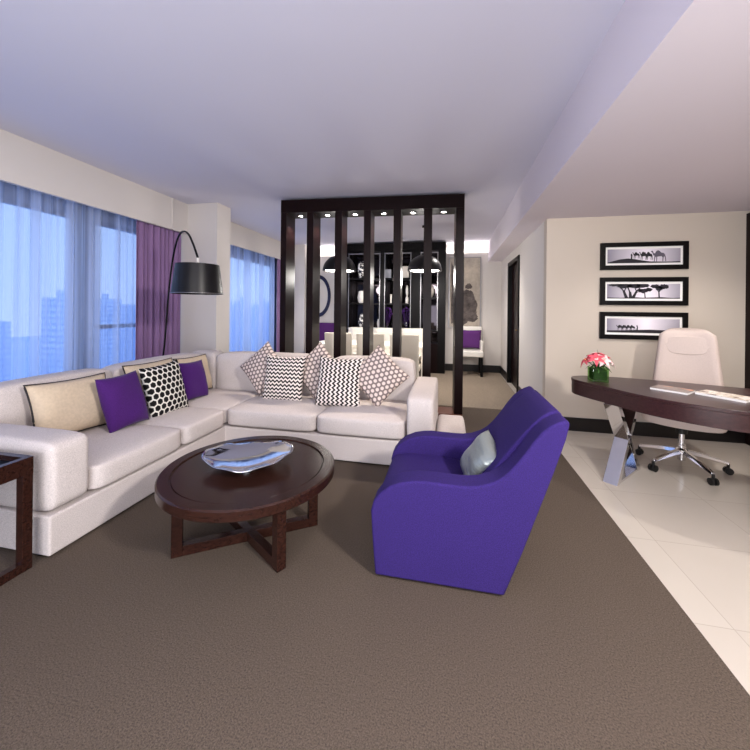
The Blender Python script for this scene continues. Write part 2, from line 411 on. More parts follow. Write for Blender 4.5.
# ------------------------------------------------------------------ sofa
SX, SY = -2.07, 3.00     # inner front faces of the two wings
BX, BY = -2.86, 3.74     # front faces of the backrests
RX, RY = -3.10, 3.98     # rear faces
AY0, AY1 = 1.49, 1.72    # left arm
AX0, AX1 = -.36, -.115   # right arm
sofa = thing('corner_sofa', (-2.5, 2.9, 0), 'large off-white L-shaped corner sofa under the windows and in front of the slatted screen', 'sofa')
def L_prism(bm, x0, x1, y0, y1, x2, y2, z0, z1):
    """L outline: wing along Y (x0..x1, from y0) and wing along X (to x2, y1..y2)"""
    prism(bm, [(x0, y0, z0), (x1, y0, z0), (x1, y1, z0), (x2, y1, z0), (x2, y2, z0), (x0, y2, z0)], (0, 0, z1 - z0))
bm = B(); L_prism(bm, RX, SX, AY0, SY, AX1, RY, .012, .225); obj('plinth', bm, M['sofa'], sofa, bevel=.012, smooth=False)
bm = B(); L_prism(bm, RX + .03, SX - .03, AY0 + .03, SY + .03, AX1 - .03, RY - .03, 0, .012); obj('recessed_base', bm, M['black'], sofa)
def cushion_box(name, x0, x1, y0, y1, z0, z1, bev=.04, crown=.012):
    bm = B(); box(bm, x0, x1, y0, y1, z0, z1)
    bmesh.ops.subdivide_edges(bm, edges=bm.edges[:], cuts=7, use_grid_fill=True)
    cx, cy = (x0 + x1) / 2, (y0 + y1) / 2
    hx, hy, hz = (x1 - x0) / 2, (y1 - y0) / 2, (z1 - z0) / 2; cz = (z0 + z1) / 2
    for v in bm.verts:
        a, b, c = (v.co.x - cx) / hx, (v.co.y - cy) / hy, (v.co.z - cz) / hz
        # round the box: pull towards an inner box and push out again by the radius
        p = Vector((v.co.x - cx, v.co.y - cy, v.co.z - cz)); r = min(bev, hx, hy, hz)
        q = Vector((max(-hx + r, min(hx - r, p.x)), max(-hy + r, min(hy - r, p.y)), max(-hz + r, min(hz - r, p.z))))
        dlt = p - q
        if dlt.length > 1e-6: p = q + dlt.normalized() * r
        cr = crown
        if abs(c) > .99: p.z += math.copysign(cr, c) * (1 - a * a) * (1 - b * b)
        if abs(a) > .99: p.x += math.copysign(cr, a) * (1 - c * c) * (1 - b * b) * .6
        if abs(b) > .99: p.y += math.copysign(cr, b) * (1 - c * c) * (1 - a * a) * .6
        v.co = Vector((cx, cy, cz)) + p
    return obj(name, bm, M['sofa'], sofa, smooth=True, subsurf=1)
g = .003
ST = .40
for (x0, x1, y0, y1) in ((BX, SX + .015, AY1 + g, 2.46), (BX, SX + .015, 2.46 + g, SY - .005), (BX, SX - .01, SY, BY), (SX - .005, -1.175, SY - .015, BY), (-1.172, AX0 - g, SY - .015, BY)):
    cushion_box('seat_cushion', x0, x1, y0, y1, .228, ST, .035)
CXX = at(214, 355, y=BY).x
for (x0, x1, y0, y1) in ((RX, BX, AY1 + g, 2.58), (RX, BX, 2.58 + g, BY), (RX, CXX, BY + g, RY), (CXX + g, -1.29, BY, RY), (-1.287, AX0 - g, BY, RY)):
    cushion_box('backrest', x0, x1, y0, y1, .228, .815, .05)
cushion_box('armrest', RX, SX, AY0, AY1, .228, .614, .035, .004)
cushion_box('armrest', AX0, AX1, SY - .02, RY + .05, .228, .614, .035, .004)
cushion_box('side_platform', AX1 + .004, .15, SY - .15, 3.70, .0, .30, .03, .003)
# ------------------------------------------------------------------ scatter cushions
def pillow(name, w, h, thick, mat, label, group='scatter cushions on the sofa', piping=False, pinch=.07, wob=0, cat='cushion', n=26):
    bm = B(); uvl = bm.loops.layers.uv.new('UVMap'); rnd = random.Random(hash(label) % 1000 if False else len(label) * 7)
    ph = [rnd.uniform(0, 6) for _ in range(4)]
    def P(i, j, side):
        a, b = 2 * i / n - 1, 2 * j / n - 1
        x = a * (1 - pinch * (1 - b * b) * 1.0 * (a * a)); z = b * (1 - pinch * (1 - a * a) * (b * b))
        t = max(0, (1 - a ** 4) * (1 - b ** 4)) ** .55
        t *= 1 + .10 * math.sin(3 * a + ph[0]) * math.cos(2.6 * b + ph[1]) + .05 * math.sin(7 * a * b + ph[2])
        t *= 1 - .25 * (abs(a * b)) ** 1.5
        return Vector((x * w / 2, side * thick / 2 * t + wob * math.sin(2 * a + b), z * h / 2))
    V = {}
    for s in (1, -1):
        for i in range(n + 1):
            for j in range(n + 1):
                edge = i in (0, n) or j in (0, n)
                V[s, i, j] = V[1, i, j] if (edge and s == -1) else bm.verts.new(P(i, j, s))
    for s in (1, -1):
        for i in range(n):
            for j in range(n):
                q = [(i, j), (i + 1, j), (i + 1, j + 1), (i, j + 1)]
                if s == 1: q = q[::-1]
                f = bm.faces.new([V[s, a, b] for a, b in q])
                for lp, (a, b) in zip(f.loops, q): lp[uvl].uv = (a / n, b / n)
    o = obj(name, bm, mat, smooth=True); tag(o, label, cat, group)
    if piping:
        pts = [P(i, 0, 0) for i in range(n)] + [P(n, j, 0) for j in range(n)] + [P(n - i, n, 0) for i in range(n)] + [P(0, n - j, 0) for j in range(n)]
        bm = B(); tube(bm, pts, .006, 6, closed=True); obj('piping', bm, M['piping'], o, smooth=True, local=True, label='black piping along the edge')
    return o
def place(o, c, yaw, lean, roll=0):
    """front of the pillow is its -Y side; yaw turns it, lean tips its top backwards, roll spins it in its plane"""
    o.matrix_world = Matrix.Translation(c) @ Matrix.Rotation(yaw, 4, 'Z') @ Matrix.Rotation(-lean, 4, 'X') @ Matrix.Rotation(roll, 4, 'Y')
    return o
# on the left wing (backs towards -X: front looks to +X, yaw +90)
def pl(x, y, z): return Vector((x, y, z))
place(pillow('scatter_cushion', .56, .41, .16, M['cream'], 'cream rectangular cushion with black piping beside the left arm of the sofa', piping=True), pl(-2.73, 2.12, ST + .21), R(89), R(16), R(1))
place(pillow('scatter_cushion', .56, .40, .15, M['cream'], 'cream cushion with black piping behind the black honeycomb cushion', piping=True), pl(-2.745, 2.86, ST + .235), R(90), R(15))
place(pillow('scatter_cushion', .46, .40, .14, M['cream'], 'cream cushion with black piping nearest the corner, behind the farther purple cushion', piping=True), pl(-2.74, 3.40, ST + .215), R(86), R(15))
place(pillow('scatter_cushion', .36, .43, .14, M['purple'], 'purple velvet square cushion between the cream and honeycomb cushions'), pl(-2.52, 2.34, ST + .205), R(90), R(17), R(-2))
place(pillow('scatter_cushion', .42, .475, .13, M['hex_bw'], 'cushion with black honeycomb dots on off-white, on the left wing'), pl(-2.52, 2.76, ST + .205), R(86), R(14), R(-4))
place(pillow('scatter_cushion', .36, .40, .13, M['purple'], 'purple velvet cushion nearest the sofa corner, right of the honeycomb cushion'), pl(-2.60, 3.21, ST + .195), R(88), R(15), R(2))
# on the back wing
def on_back(u, v, y): return at(u, v, y=y)
place(pillow('scatter_cushion', .43, .43, .13, M['hex_taupe'], 'taupe dotted cushion standing on its corner, leftmost on the back wing'), on_back(263.5, 368, 3.56), R(-4), R(16), R(45))
place(pillow('scatter_cushion', .455, .48, .13, M['zig_h'], 'black and white cushion with rows of zigzag, between two taupe dotted cushions'), on_back(284, 378.5, 3.44), R(0), R(12), R(0))
place(pillow('scatter_cushion', .44, .44, .13, M['hex_taupe'], 'taupe dotted cushion standing on its corner between the two zigzag cushions'), on_back(318, 370.5, 3.58), R(2), R(14), R(45))
place(pillow('scatter_cushion', .46, .50, .13, M['zig_v'], 'black and white cushion with upright zigzag columns in the middle of the back wing'), on_back(339.3, 382, 3.38), R(3), R(16), R(1))
place(pillow('scatter_cushion', .45, .45, .14, M['hex_taupe'], 'taupe dotted cushion standing on its corner beside the right arm of the sofa'), on_back(378, 376, 3.46), R(6), R(16), R(45))
# ------------------------------------------------------------------ coffee table
TC = Vector((-1.145, 1.915, 0)); TR = .49
ct = thing('coffee_table', TC, 'round dark wood coffee table with crossed frame legs in front of the sofa', 'coffee table')
bm = B(); lathe(bm, [(0, .414), (TR - .075, .414), (TR - .072, .409), (TR - .066, .409), (TR - .063, .42), (TR - .008, .42), (TR, .412), (TR, .368), (TR - .008, .36), (0, .36)], TC, 96)
obj('tabletop', bm, M['tablewood'], ct, smooth='angle')
LC = Vector((-1.135, 1.885, 0))
for k in range(2):
    a = R(214.7) if k == 0 else R(-33); d = Vector((math.cos(a), math.sin(a), 0)); s = Vector((-d.y, d.x, 0)); RL = .40 if k == 0 else .36; w = .026; lw = .055
    def fr(r0, r1, z0, z1, ww=w):
        bm = B(); p = [LC + d * r0 + s * ww, LC + d * r1 + s * ww, LC + d * r1 - s * ww, LC + d * r0 - s * ww]
        prism(bm, [q + Vector((0, 0, z0)) for q in p], (0, 0, z1 - z0)); return bm
    obj('leg', fr(RL - lw, RL, 0, .36), M['tablewood'], ct, bevel=.003); obj('leg', fr(-RL, -RL + lw, 0, .36), M['tablewood'], ct, bevel=.003)
    for zz in ((0.0, .055), (.31, .358)):
        obj('cross_rail', fr(-RL + lw, RL - lw, zz[0] + k * .0005, zz[1] - k * .0005, w - .001 * k - .001), M['tablewood'], ct, bevel=.002)
# silver dish
dc = at(249, 459, z=.44); dc.z = .421
bm = B(); n1, n2 = 14, 56; rings = []
for j in range(n1 + 1):
    r = j / n1; row = []
    for k in range(n2):
        th = 2 * PI * k / n2
        z = .012 + .042 * r ** 2.2 * (1 + .30 * math.cos(2 * th)) + (.004 * math.sin(9 * th) if r > .8 else 0) * (r - .8) * 5
        if j == 0:
            if k == 0: row.append(bm.verts.new((0, 0, .012)))
            continue
        row.append(bm.verts.new((-0 + .262 * r * math.cos(th), .212 * r * math.sin(th) * (1 + .06 * math.sin(3 * th)), z)))
    rings.append(row)
for j in range(n1):
    A, Bq = rings[j], rings[j + 1]
    for k in range(n2):
        if j == 0: bm.faces.new((A[0], Bq[k], Bq[(k + 1) % n2]))
        else: bm.faces.new((A[k], Bq[k], Bq[(k + 1) % n2], A[(k + 1) % n2]))
dish = obj('dish', bm, M['chrome'], smooth=True); tag(dish, 'large oval polished silver dish on the round coffee table', 'dish')
sdm = dish.modifiers.new('t', 'SOLIDIFY'); sdm.thickness = .005; sdm.offset = 1
dish.location = dc; dish.rotation_euler = (0, 0, R(22))
bm = B(); lathe(bm, [(0, 0), (.085, 0), (.085, .010), (0, .010)], (0, 0, .0), 32); obj('foot', bm, M['chrome'], dish, local=True)
# ------------------------------------------------------------------ side table
st = thing('side_table', (-2.3, 1.0, 0), 'dark wood tray-top side table at the left edge beside the sofa arm', 'side table')
x0, x1, y0, y1 = -2.72, -2.095, .82, 1.43
bm = B(); box(bm, x0 + .02, x1 - .02, y0 + .02, y1 - .02, .535, .55); obj('tray', bm, M['black'], st, label='black inset tray top')
bm = B()
box(bm, x1 - .03, x1, y0, y1, .49, .575); box(bm, x0, x0 + .03, y0, y1, .49, .575); box(bm, x0 + .03, x1 - .03, y0, y0 + .03, .49, .575); box(bm, x0 + .03, x1 - .03, y1 - .03, y1, .49, .575)
obj('apron', bm, M['tablewood'], st)
for xx in (x0, x1 - .045):
    for yy in (y0, y1 - .045):
        bm = B(); box(bm, xx, xx + .045, yy, yy + .045, 0, .49); obj('leg', bm, M['tablewood'], st, bevel=.002)
for xx in (x0, x1 - .045):
    bm = B(); box(bm, xx + .004, xx + .041, y0 + .045, y1 - .045, .0, .045); obj('stretcher', bm, M['tablewood'], st)
# ------------------------------------------------------------------ purple armchair
ac = thing('armchair', (-.05, 2.14, 0), 'purple felt wing-sided armchair facing the coffee table, turned side-on', 'armchair')
prof = [(-.357, .012), (-.372, .18), (-.382, .33), (-.370, .378), (-.336, .425), (-.29, .462), (-.23, .49), (-.17, .503), (-.116, .508), (-.04, .506), (.035, .504), (.10, .506), (.15, .515), (.212, .54), (.25, .566), (.283, .60), (.318, .645), (.352, .694), (.385, .745), (.42, .79), (.455, .822), (.488, .842), (.515, .853), (.536, .850), (.536, .83), (.522, .764), (.47, .60), (.415, .44), (.34, .22), (.262, .012)]
def side(y0, y1, sc=None):
    bm = B(); prism(bm, [(x, y0, z) for x, z in prof], (0, y1 - y0, 0)); return bm
for y0, y1 in ((1.752, 1.885), (2.395, 2.515)):
    obj('side_panel', side(y0, y1), M['purple_chair'], ac, smooth='angle', bevel=.011)
    p = [Vector((x, (y0 if y0 < 2 else y1) , z)) for x, z in prof[1:-1]]
bk = [(.20, .10), (.09, .40), (.13, .42), (.30, .66), (.41, .80), (.455, .842), (.49, .868), (.525, .872), (.548, .852), (.535, .78), (.47, .60), (.41, .44), (.33, .22), (.268, .06)]
bm = B(); prism(bm, [(x + .0, 1.888, z - .012) for x, z in bk], (0, .504, 0)); obj('backrest', bm, M['purple_chair'], ac, smooth='angle', bevel=.02)
sp = [(-.375, .10), (-.378, .30), (-.368, .345), (-.34, .372), (-.25, .39), (-.05, .385), (.10, .372), (.19, .36), (.21, .10)]
bm = B(); prism(bm, [(x, 1.888, z) for x, z in sp], (0, .504, 0)); obj('seat', bm, M['purple_chair'], ac, smooth='angle', bevel=.016)
bm = B(); box(bm, -.345, .25, 1.775, 2.505, 0, .012); obj('plinth', bm, M['tablewood'], ac, label='thin dark wood plinth')
o = pillow('scatter_cushion', .25, .28, .13, M['satin'], 'silver satin cushion leaning against the back of the purple armchair', group=None)
place(o, at(480, 461, y=2.10), R(-68), R(28), R(22))
# ------------------------------------------------------------------ arc lamp
al = thing('arc_floor_lamp', (-3.38, 3.62, 0), 'arc floor lamp with large black drum shade hanging over the sofa corner', 'floor lamp')
bm = B(); lathe(bm, [(0, 0), (.15, 0), (.15, .03), (.145, .035), (0, .035)], (-3.38, 3.62, 0), 40); obj('base', bm, M['black'], al, smooth='angle')
sc_ = at(197.5, 294, y=2.92); shx, shy, shz = sc_.x, sc_.y, sc_.z
P3 = Vector((shx, shy, shz + .34))
kp = [Vector((-3.38, 3.62, .03)), Vector((-3.38, 3.62, .5)), at(164.5, 345, y=3.62), at(168, 300, y=3.60), at(172, 264, y=3.55), at(176, 244, y=3.45), at(180, 234, y=3.33), at(184.5, 231.5, y=3.22), at(189, 235, y=3.10), at(193.5, 245, y=3.0), P3]
pts = []
for i in range(len(kp) - 1):
    a_, b_, c_, d_ = kp[max(0, i - 1)], kp[i], kp[i + 1], kp[min(len(kp) - 1, i + 2)]
    for s_ in range(5):
        t = s_ / 5; pts.append(.5 * ((2 * b_) + (c_ - a_) * t + (2 * a_ - 5 * b_ + 4 * c_ - d_) * t * t + (3 * b_ - a_ - 3 * c_ + d_) * t ** 3))
pts.append(P3)
bm = B(); tube(bm, pts, .010, 10); obj('arc_pole', bm, M['black'], al, smooth=True)
bm = B(); r0, r1, hh = .223, .188, .275
lathe(bm, [(r0, shz), (r1, shz + hh), (r1 - .004, shz + hh), (r0 - .004, shz), (r0, shz)], (shx, shy, 0), 64); sh = obj('lamp_shade', bm, M['shade'], al, smooth='angle')
bm = B(); tube(bm, [(shx + (r0 + .001) * math.cos(t * PI / 24), shy + (r0 + .001) * math.sin(t * PI / 24), shz + .004) for t in range(48)], .004, 6, closed=True); obj('rim', bm, M['brushed'], sh, smooth=True, label='pale rim along the lower edge')
bm = B(); tube(bm, [P3, (shx, shy, shz + .22)], .012); tube(bm, [(shx - r1 + .004, shy, shz + hh - .02), (shx + r1 - .004, shy, shz + hh - .02)], .003); tube(bm, [(shx, shy - r1 + .004, shz + hh - .02), (shx, shy + r1 - .004, shz + hh - .02)], .003)
lathe(bm, [(0, .10), (.03, .12), (.035, .16), (.02, .2), (0, .22)], (shx, shy, shz), 16); obj('lamp_holder', bm, M['white'], al, smooth=True)
# ------------------------------------------------------------------ desk
desk = thing('desk', (1.9, 3.05, 0), 'dark veneered boat-shaped desk with crossed chrome legs by the beige wall', 'desk')
out = [(1.085, 3.50), (1.088, 3.42), (1.14, 3.30), (1.225, 3.15), (1.32, 2.97), (1.43, 2.82), (1.60, 2.675), (1.80, 2.575), (2.05, 2.51), (2.30, 2.50), (2.55, 2.55), (2.75, 2.66), (2.86, 2.80), (2.90, 2.93), (2.86, 3.06), (2.72, 3.20), (2.50, 3.31), (2.20, 3.43), (1.90, 3.54), (1.60, 3.625), (1.38, 3.665), (1.25, 3.66), (1.15, 3.62), (1.10, 3.56)]
def smooth_loop(p, k=4):
    n = len(p); r = []
    for i in range(n):
        a, b, c, d = (Vector((*p[(i + j) % n], 0)) for j in (-1, 0, 1, 2))
        for s in range(k):
            t = s / k; r.append(.5 * ((2 * b) + (c - a) * t + (2 * a - 5 * b + 4 * c - d) * t * t + (3 * b - a - 3 * c + d) * t ** 3))
    return r
ol = smooth_loop(out)
bm = B(); prism(bm, [p + Vector((0, 0, .62)) for p in ol], (0, 0, .105)); obj('apron', bm, M['deskwood'], desk, smooth='angle')
cen = Vector((1.95, 3.05, 0))
bm = B(); prism(bm, [cen + (p - cen) * 1.004 + Vector((0, 0, .7255)) for p in ol], (0, 0, .0245)); obj('desktop', bm, M['deskwood'], desk, smooth='angle', bevel=.003)
def xleg(pf, pr):
    """crossed flat chrome bands between front foot pf and rear foot pr"""
    pf, pr = Vector((*pf, 0)), Vector((*pr, 0)); d = (pr - pf).normalized(); s = Vector((-d.y, d.x, 0)) * .052; bw = .032
    LG = (pr - pf).length
    for a, b, off in ((0, LG, 0), (LG, 0, .0)):
        bm = B(); h = .62; q = [pf + d * (a - bw), pf + d * (a + bw), pf + d * (b + bw) + Vector((0, 0, h)), pf + d * (b - bw) + Vector((0, 0, h))]
        ss = s if a == 0 else s * .985
        prism(bm, [v - ss for v in q], ss * 2); obj('leg', bm, M['chrome'], desk, bevel=.002)
    bm = B(); prism(bm, [v - s * .9 for v in (pf, pr, pr + Vector((0, 0, .018)), pf + Vector((0, 0, .018)))], s * 1.8); obj('floor_bar', bm, M['chrome'], desk)
xleg((1.26, 3.13), (1.56, 3.47)); xleg((2.62, 2.72), (2.66, 3.10))
# vase of lilies
vc = at(598, 381, z=.75); vz = .7505; vw = .062
vs = thing('flower_vase', (vc.x, vc.y, vz), 'square glass vase wrapped in green leaves on the left end of the desk', 'vase')
bm = B(); box(bm, vc.x - vw, vc.x + vw, vc.y - vw, vc.y + vw, vz, vz + .115, .004); obj('glass', bm, M['greenglass'], vs)
M['leaf'] = fabric('leaf_green', (34, 70, 22), 30, .4, rough=.45)
M['petal'] = fabric('lily_petal', (226, 92, 108), 25, .25, rough=.5)
M['petalw'] = plain('lily_edge', (250, 214, 214), .5)
bm = B(); box(bm, vc.x - vw + .008, vc.x + vw - .008, vc.y - vw + .008, vc.y + vw - .008, vz + .014, vz + .108, .01); obj('leaf_lining', bm, M['leaf'], vs)
fl = thing('lily_bouquet', (vc.x, vc.y, vz + .11), 'small bunch of pink lilies with dark leaves in the glass vase', 'flowers')
rf = random.Random(5)
def petal(bm, c, d, up, Lp, W):
    d = d.normalized(); s = d.cross(up).normalized(); u = s.cross(d).normalized(); rows = []
    for i in range(6):
        t = i / 5; w = W * math.sin(PI * min(1, .12 + t * .88)) ** .8 * (1 if i < 5 else .1)
        p = c + d * Lp * t + u * Lp * (.25 * math.sin(PI * t) - .35 * t * t)
        rows.append([bm.verts.new(p - s * w + u * w * .3), bm.verts.new(p), bm.verts.new(p + s * w + u * w * .3)])
    for a, b in zip(rows, rows[1:]):
        for k in range(2): bm.faces.new((a[k], a[k + 1], b[k + 1], b[k]))
heads = [(-.075, .0, .075, -1, 0), (-.03, -.035, .095, -.2, -.8), (.02, -.03, .085, .2, -1), (.07, 0, .07, 1, -.2), (.0, .03, .11, 0, .5), (-.045, .03, .10, -.7, .6), (.05, .04, .085, .6, .6)]
for hx, hy, hz, ax, ay in heads:
    c = Vector((vc.x + hx, vc.y + hy, vz + .085 + hz)); axis = Vector((ax, ay, .9)).normalized()
    bm = B(); q = axis.cross(Vector((.3, .2, 1))).normalized(); w = axis.cross(q)
    for k in range(6):
        a = k * PI / 3 + hx * 9; petal(bm, c, axis * .55 + (q * math.cos(a) + w * math.sin(a)), axis, .078, .017)
    b = obj('bloom', bm, M['petal'] if rf.random() < .75 else M['petalw'], fl, smooth=True); b.modifiers.new('t', 'SOLIDIFY').thickness = .0015
    bm = B()
    for k in range(3): tube(bm, [c, c + axis * .045 + q * .01 * math.cos(k * 2) + w * .01 * math.sin(k * 2)], .0015, 5)
    obj('stamen', bm, M['brass'], b, local=False)
bm = B()
for k in range(12):
    a = k * PI / 6 + .2; petal(bm, Vector((vc.x, vc.y, vz + .105)), Vector((math.cos(a), math.sin(a), .15 + .3 * (k % 2))), Vector((0, 0, 1)), .09 + .02 * (k % 3), .014)
for hx, hy, hz, ax, ay in heads: tube(bm, [(vc.x, vc.y, vz + .1), (vc.x + hx, vc.y + hy, vz + .085 + hz)], .003, 6)
tube(bm, [(vc.x, vc.y, vz + .1), (vc.x + .005, vc.y, vz + .22), (vc.x - .01, vc.y, vz + .27)], .0015, 5)
lv = obj('foliage', bm, M['leaf'], fl, smooth=True)
# magazines
def book(p0, p1, depth, th, label, coverfn):
    a = Vector((p0.x, p0.y, 0)); b = Vector((p1.x, p1.y, 0)); d = (b - a); Lb = d.length; d.normalize()
    t = thing('magazine', (a.x, a.y, .7505), label, 'magazine', 'magazines on the desk', math.atan2(d.y, d.x))
    bm = B(); box(bm, 0, Lb, 0, depth, 0, th - .002); obj('pages', bm, M['matboard'], t, local=True)
    bm = B(); box(bm, -.002, Lb + .002, -.001, depth + .002, th - .002, th); obj('cover', bm, coverfn, t, local=True); return t
def covermat(name, a, b, c, sc):
    t = NT(name); n = t.noise(t.mapping(t.coord(), (1, 1, 1)), sc, 4, .7); col = t.mix(t.ramp(n, .42, .5), lin(*a), lin(*b)); n2 = t.noise(t.coord(), sc * .6, 3)
    col = t.mix(t.ramp(n2, .55, .6), col, lin(*c)); t.bsdf(col, .3); return t.m
b1 = book(at(650, 388.5, z=.755), at(687.5, 394.5, z=.755), .17, .016, 'flat magazine with orange and grey cover on the desk, nearer the flowers', covermat('magazine_cover_grey', (120, 108, 104), (142, 128, 122), (222, 150, 110), 9))
b2 = book(at(695, 393.5, z=.755), at(746, 402.5, z=.755), .17, .018, 'flat magazine with mottled pale brown cover at the right end of the desk', covermat('magazine_cover_brown', (196, 180, 160), (232, 224, 214), (128, 104, 88), 26))
# ------------------------------------------------------------------ office chair
oc = thing('office_chair', (1.985, 3.58, 0), 'high-backed pale pink leather swivel office chair behind the desk', 'office chair', rz=0)
O = Vector((1.985, 3.58, 0)); fd = R(-28)   # direction turned towards the desk front-left
def oloc(x, y, z):
    """chair-local: x to its right, y backwards"""
    return O + Vector((x * math.cos(fd) - y * math.sin(fd), x * math.sin(fd) + y * math.cos(fd), z))
bm = B(); NB, NH = 14, 16; g0 = []
for side_ in (0, 1):
    gg = []
    for j in range(NH + 1):
        t = j / NH; z = .47 + .735 * t
        wd = .272 - .065 * t - (.0 if t < .9 else .05 * ((t - .9) / .1) ** 2.5); row = []
        for i in range(NB + 1):
            a = 2 * i / NB - 1
            yb = .235 + .10 * t + .02 * math.sin(PI * t * 1.3) - .05 * a * a - (.02 if False else 0)
            ed = (1 - abs(a) ** 6) ** .5 * (1 - (abs(2 * t - 1)) ** 12) ** .5
            th = .032 * ed
            row.append(bm.verts.new(oloc(.035 + a * (wd - .012 * t), yb + (-th if side_ == 0 else th), z - (.02 * a ** 4 if t > .8 else 0) * (t - .8) * 5)))
        gg.append(row)
    g0.append(gg)
    for j in range(NH):
        for i in range(NB): bm.faces.new((gg[j][i], gg[j][i + 1], gg[j + 1][i + 1], gg[j + 1][i]))
bmesh.ops.remove_doubles(bm, verts=bm.verts[:], dist=.0005); bmesh.ops.recalc_face_normals(bm, faces=bm.faces[:])
obj('backrest', bm, M['leather'], oc, smooth=True)
# stitched headrest panel
bm = B(); pts = []
for k in range(40):
    th = 2 * PI * k / 40; x = .16 * math.copysign(abs(math.cos(th)) ** .55, math.cos(th)); zz = .085 * math.copysign(abs(math.sin(th)) ** .55, math.sin(th)); x *= 1 - .12 * (zz < 0) * 1
    z = 1.045 + zz; t = (z - .47) / .72; a = x / .24
    pts.append(oloc(.035 + x, .235 + .10 * t + .02 * math.sin(PI * t * 1.3) - .05 * a * a - .036, z))
prism(bm, pts, oloc(0, .012, 0) - O); obj('headrest', bm, M['leather'], oc, smooth='angle', bevel=.006)
bm = B(); box(bm, -.27, .27, -.29, .25, .40, .475); bmesh.ops.subdivide_edges(bm, edges=bm.edges[:], cuts=5, use_grid_fill=True)
for v in bm.verts:
    p = v.co; q = Vector((max(-.2, min(.2, p.x)), max(-.22, min(.18, p.y)), 0)); dd = Vector((p.x, p.y, 0)) - q
    if dd.length > 1e-5:
        n_ = dd.normalized() * min(dd.length, .07); p.x, p.y = (q + n_).x, (q + n_).y
    p.z += .012 * (abs(p.x) / .27) ** 2 if p.z > .43 else .02 * (abs(p.x) / .27) ** 2
    v.co = oloc(p.x, p.y, p.z)
obj('seat', bm, M['leather'], oc, smooth=True, subsurf=1)
bm = B(); box(bm, -.10, .10, -.1, .1, .365, .40)
for v in bm.verts: v.co = oloc(*v.co)
lathe(bm, [(0, .30), (.04, .30), (.045, .37), (0, .37)], O, 20); obj('tilt_mechanism', bm, M['blackplastic'], oc)
bm = B(); lathe(bm, [(0, .07), (.03, .07), (.03, .20), (.022, .20), (.022, .31), (0, .31)], O, 24); obj('gas_column', bm, M['chrome'], oc, smooth='angle')
bm = B(); lathe(bm, [(0, .10), (.042, .10), (.045, .16), (.03, .175), (0, .175)], O, 24); obj('hub', bm, M['chrome'], oc, smooth='angle')
for k in range(5):
    a = R(134 + 72 * k); d = Vector((math.cos(a), math.sin(a), 0)); s = Vector((-d.y, d.x, 0)); bm = B(); rows = []
    for i in range(8):
        t = i / 7; r = .03 + .285 * t; z = .145 - .055 * t ** 1.3; w = .024 - .008 * t; h = .018 - .007 * t
        rows.append([bm.verts.new(O + d * r + s * sx_ * w + Vector((0, 0, z + sz_ * h))) for sx_, sz_ in ((-1, -1), (1, -1), (.6, 1), (-.6, 1))])
    for A_, B_ in zip(rows, rows[1:]):
        for q in range(4): bm.faces.new((A_[q], A_[(q + 1) % 4], B_[(q + 1) % 4], B_[q]))
    bm.faces.new(rows[0]); bm.faces.new(rows[-1][::-1]); bmesh.ops.recalc_face_normals(bm, faces=bm.faces[:])
    lg = obj('base_leg', bm, M['chrome'], oc, smooth='angle', bevel=.003)
    bm = B(); cc = O + d * .315
    for sgn in (-1, 1):
        ctr = cc + s * .016 * sgn + Vector((0, 0, .028)); tube(bm, [ctr - s * .009, ctr + s * .009], .028, 20)
    tube(bm, [cc + Vector((0, 0, .04)), cc + Vector((0, 0, .085))], .011, 10)
    tube(bm, [cc - s * .02 + Vector((0, 0, .028)), cc + s * .02 + Vector((0, 0, .028))], .006, 8)
    obj('caster', bm, M['blackplastic'], lg, smooth='angle')
# ------------------------------------------------------------------ framed prints
camel = [(0, .86), (.05, .97), (.13, .95), (.19, .74), (.27, .72), (.36, .93), (.47, 1.0), (.57, .93), (.68, .78), (.84, .74), (.92, .60), (.97, .35), (1, .02), (.95, 0), (.91, .36), (.86, .46), (.82, .30), (.80, 0), (.75, 0), (.76, .36), (.70, .46), (.42, .42), (.41, .2), (.40, 0), (.36, 0), (.36, .40), (.31, .42), (.27, .2), (.25, 0), (.20, 0), (.24, .5), (.16, .56), (.11, .74), (.07, .84)]
def framed(zt, zb, label, art):
    x0, x1 = 1.632, 2.474; yf = YD - .001
    t = thing('framed_print', ((x0 + x1) / 2, yf, zb), label, 'picture', 'framed prints on the desk wall')
    bm = B(); w = .048
    box(bm, x0, x1, yf - .03, yf, zt - w, zt); box(bm, x0, x1, yf - .03, yf, zb, zb + w); box(bm, x0, x0 + w, yf - .03, yf, zb + w, zt - w); box(bm, x1 - w, x1, yf - .03, yf, zb + w, zt - w)
    obj('frame', bm, M['black'], t)
    bm = B(); box(bm, x0 + w, x1 - w, yf - .014, yf - .002, zb + w, zt - w); obj('mat_board', bm, M['matboard'], t)
    px0, px1, pz0, pz1 = x0 + w + .023, x1 - w - .023, zb + w + .024, zt - w - .024
    bm = B(); box(bm, px0, px1, yf - .016, yf - .0145, pz0, pz1); pr = obj('print', bm, M['print'], t)
    W, H = px1 - px0, pz1 - pz0
    def poly(pts, mat='silhouette', nm='silhouette', dy=0):
        bm = B(); prism(bm, [(px0 + max(0, min(1, a)) * W, yf - .0165 - dy, pz0 + max(0, min(1, b)) * H) for a, b in pts], (0, -.0006, 0))
        bmesh.ops.triangulate(bm, faces=bm.faces[:]); return bm
    art(poly, pr)
def put(poly, pts, pr, mat='silhouette', nm='silhouette', dy=0): obj(nm, poly(pts, dy=dy), M[mat], pr)
def beast(x, y, w, h): return [(x + a * w, y + b * h) for a, b in camel]
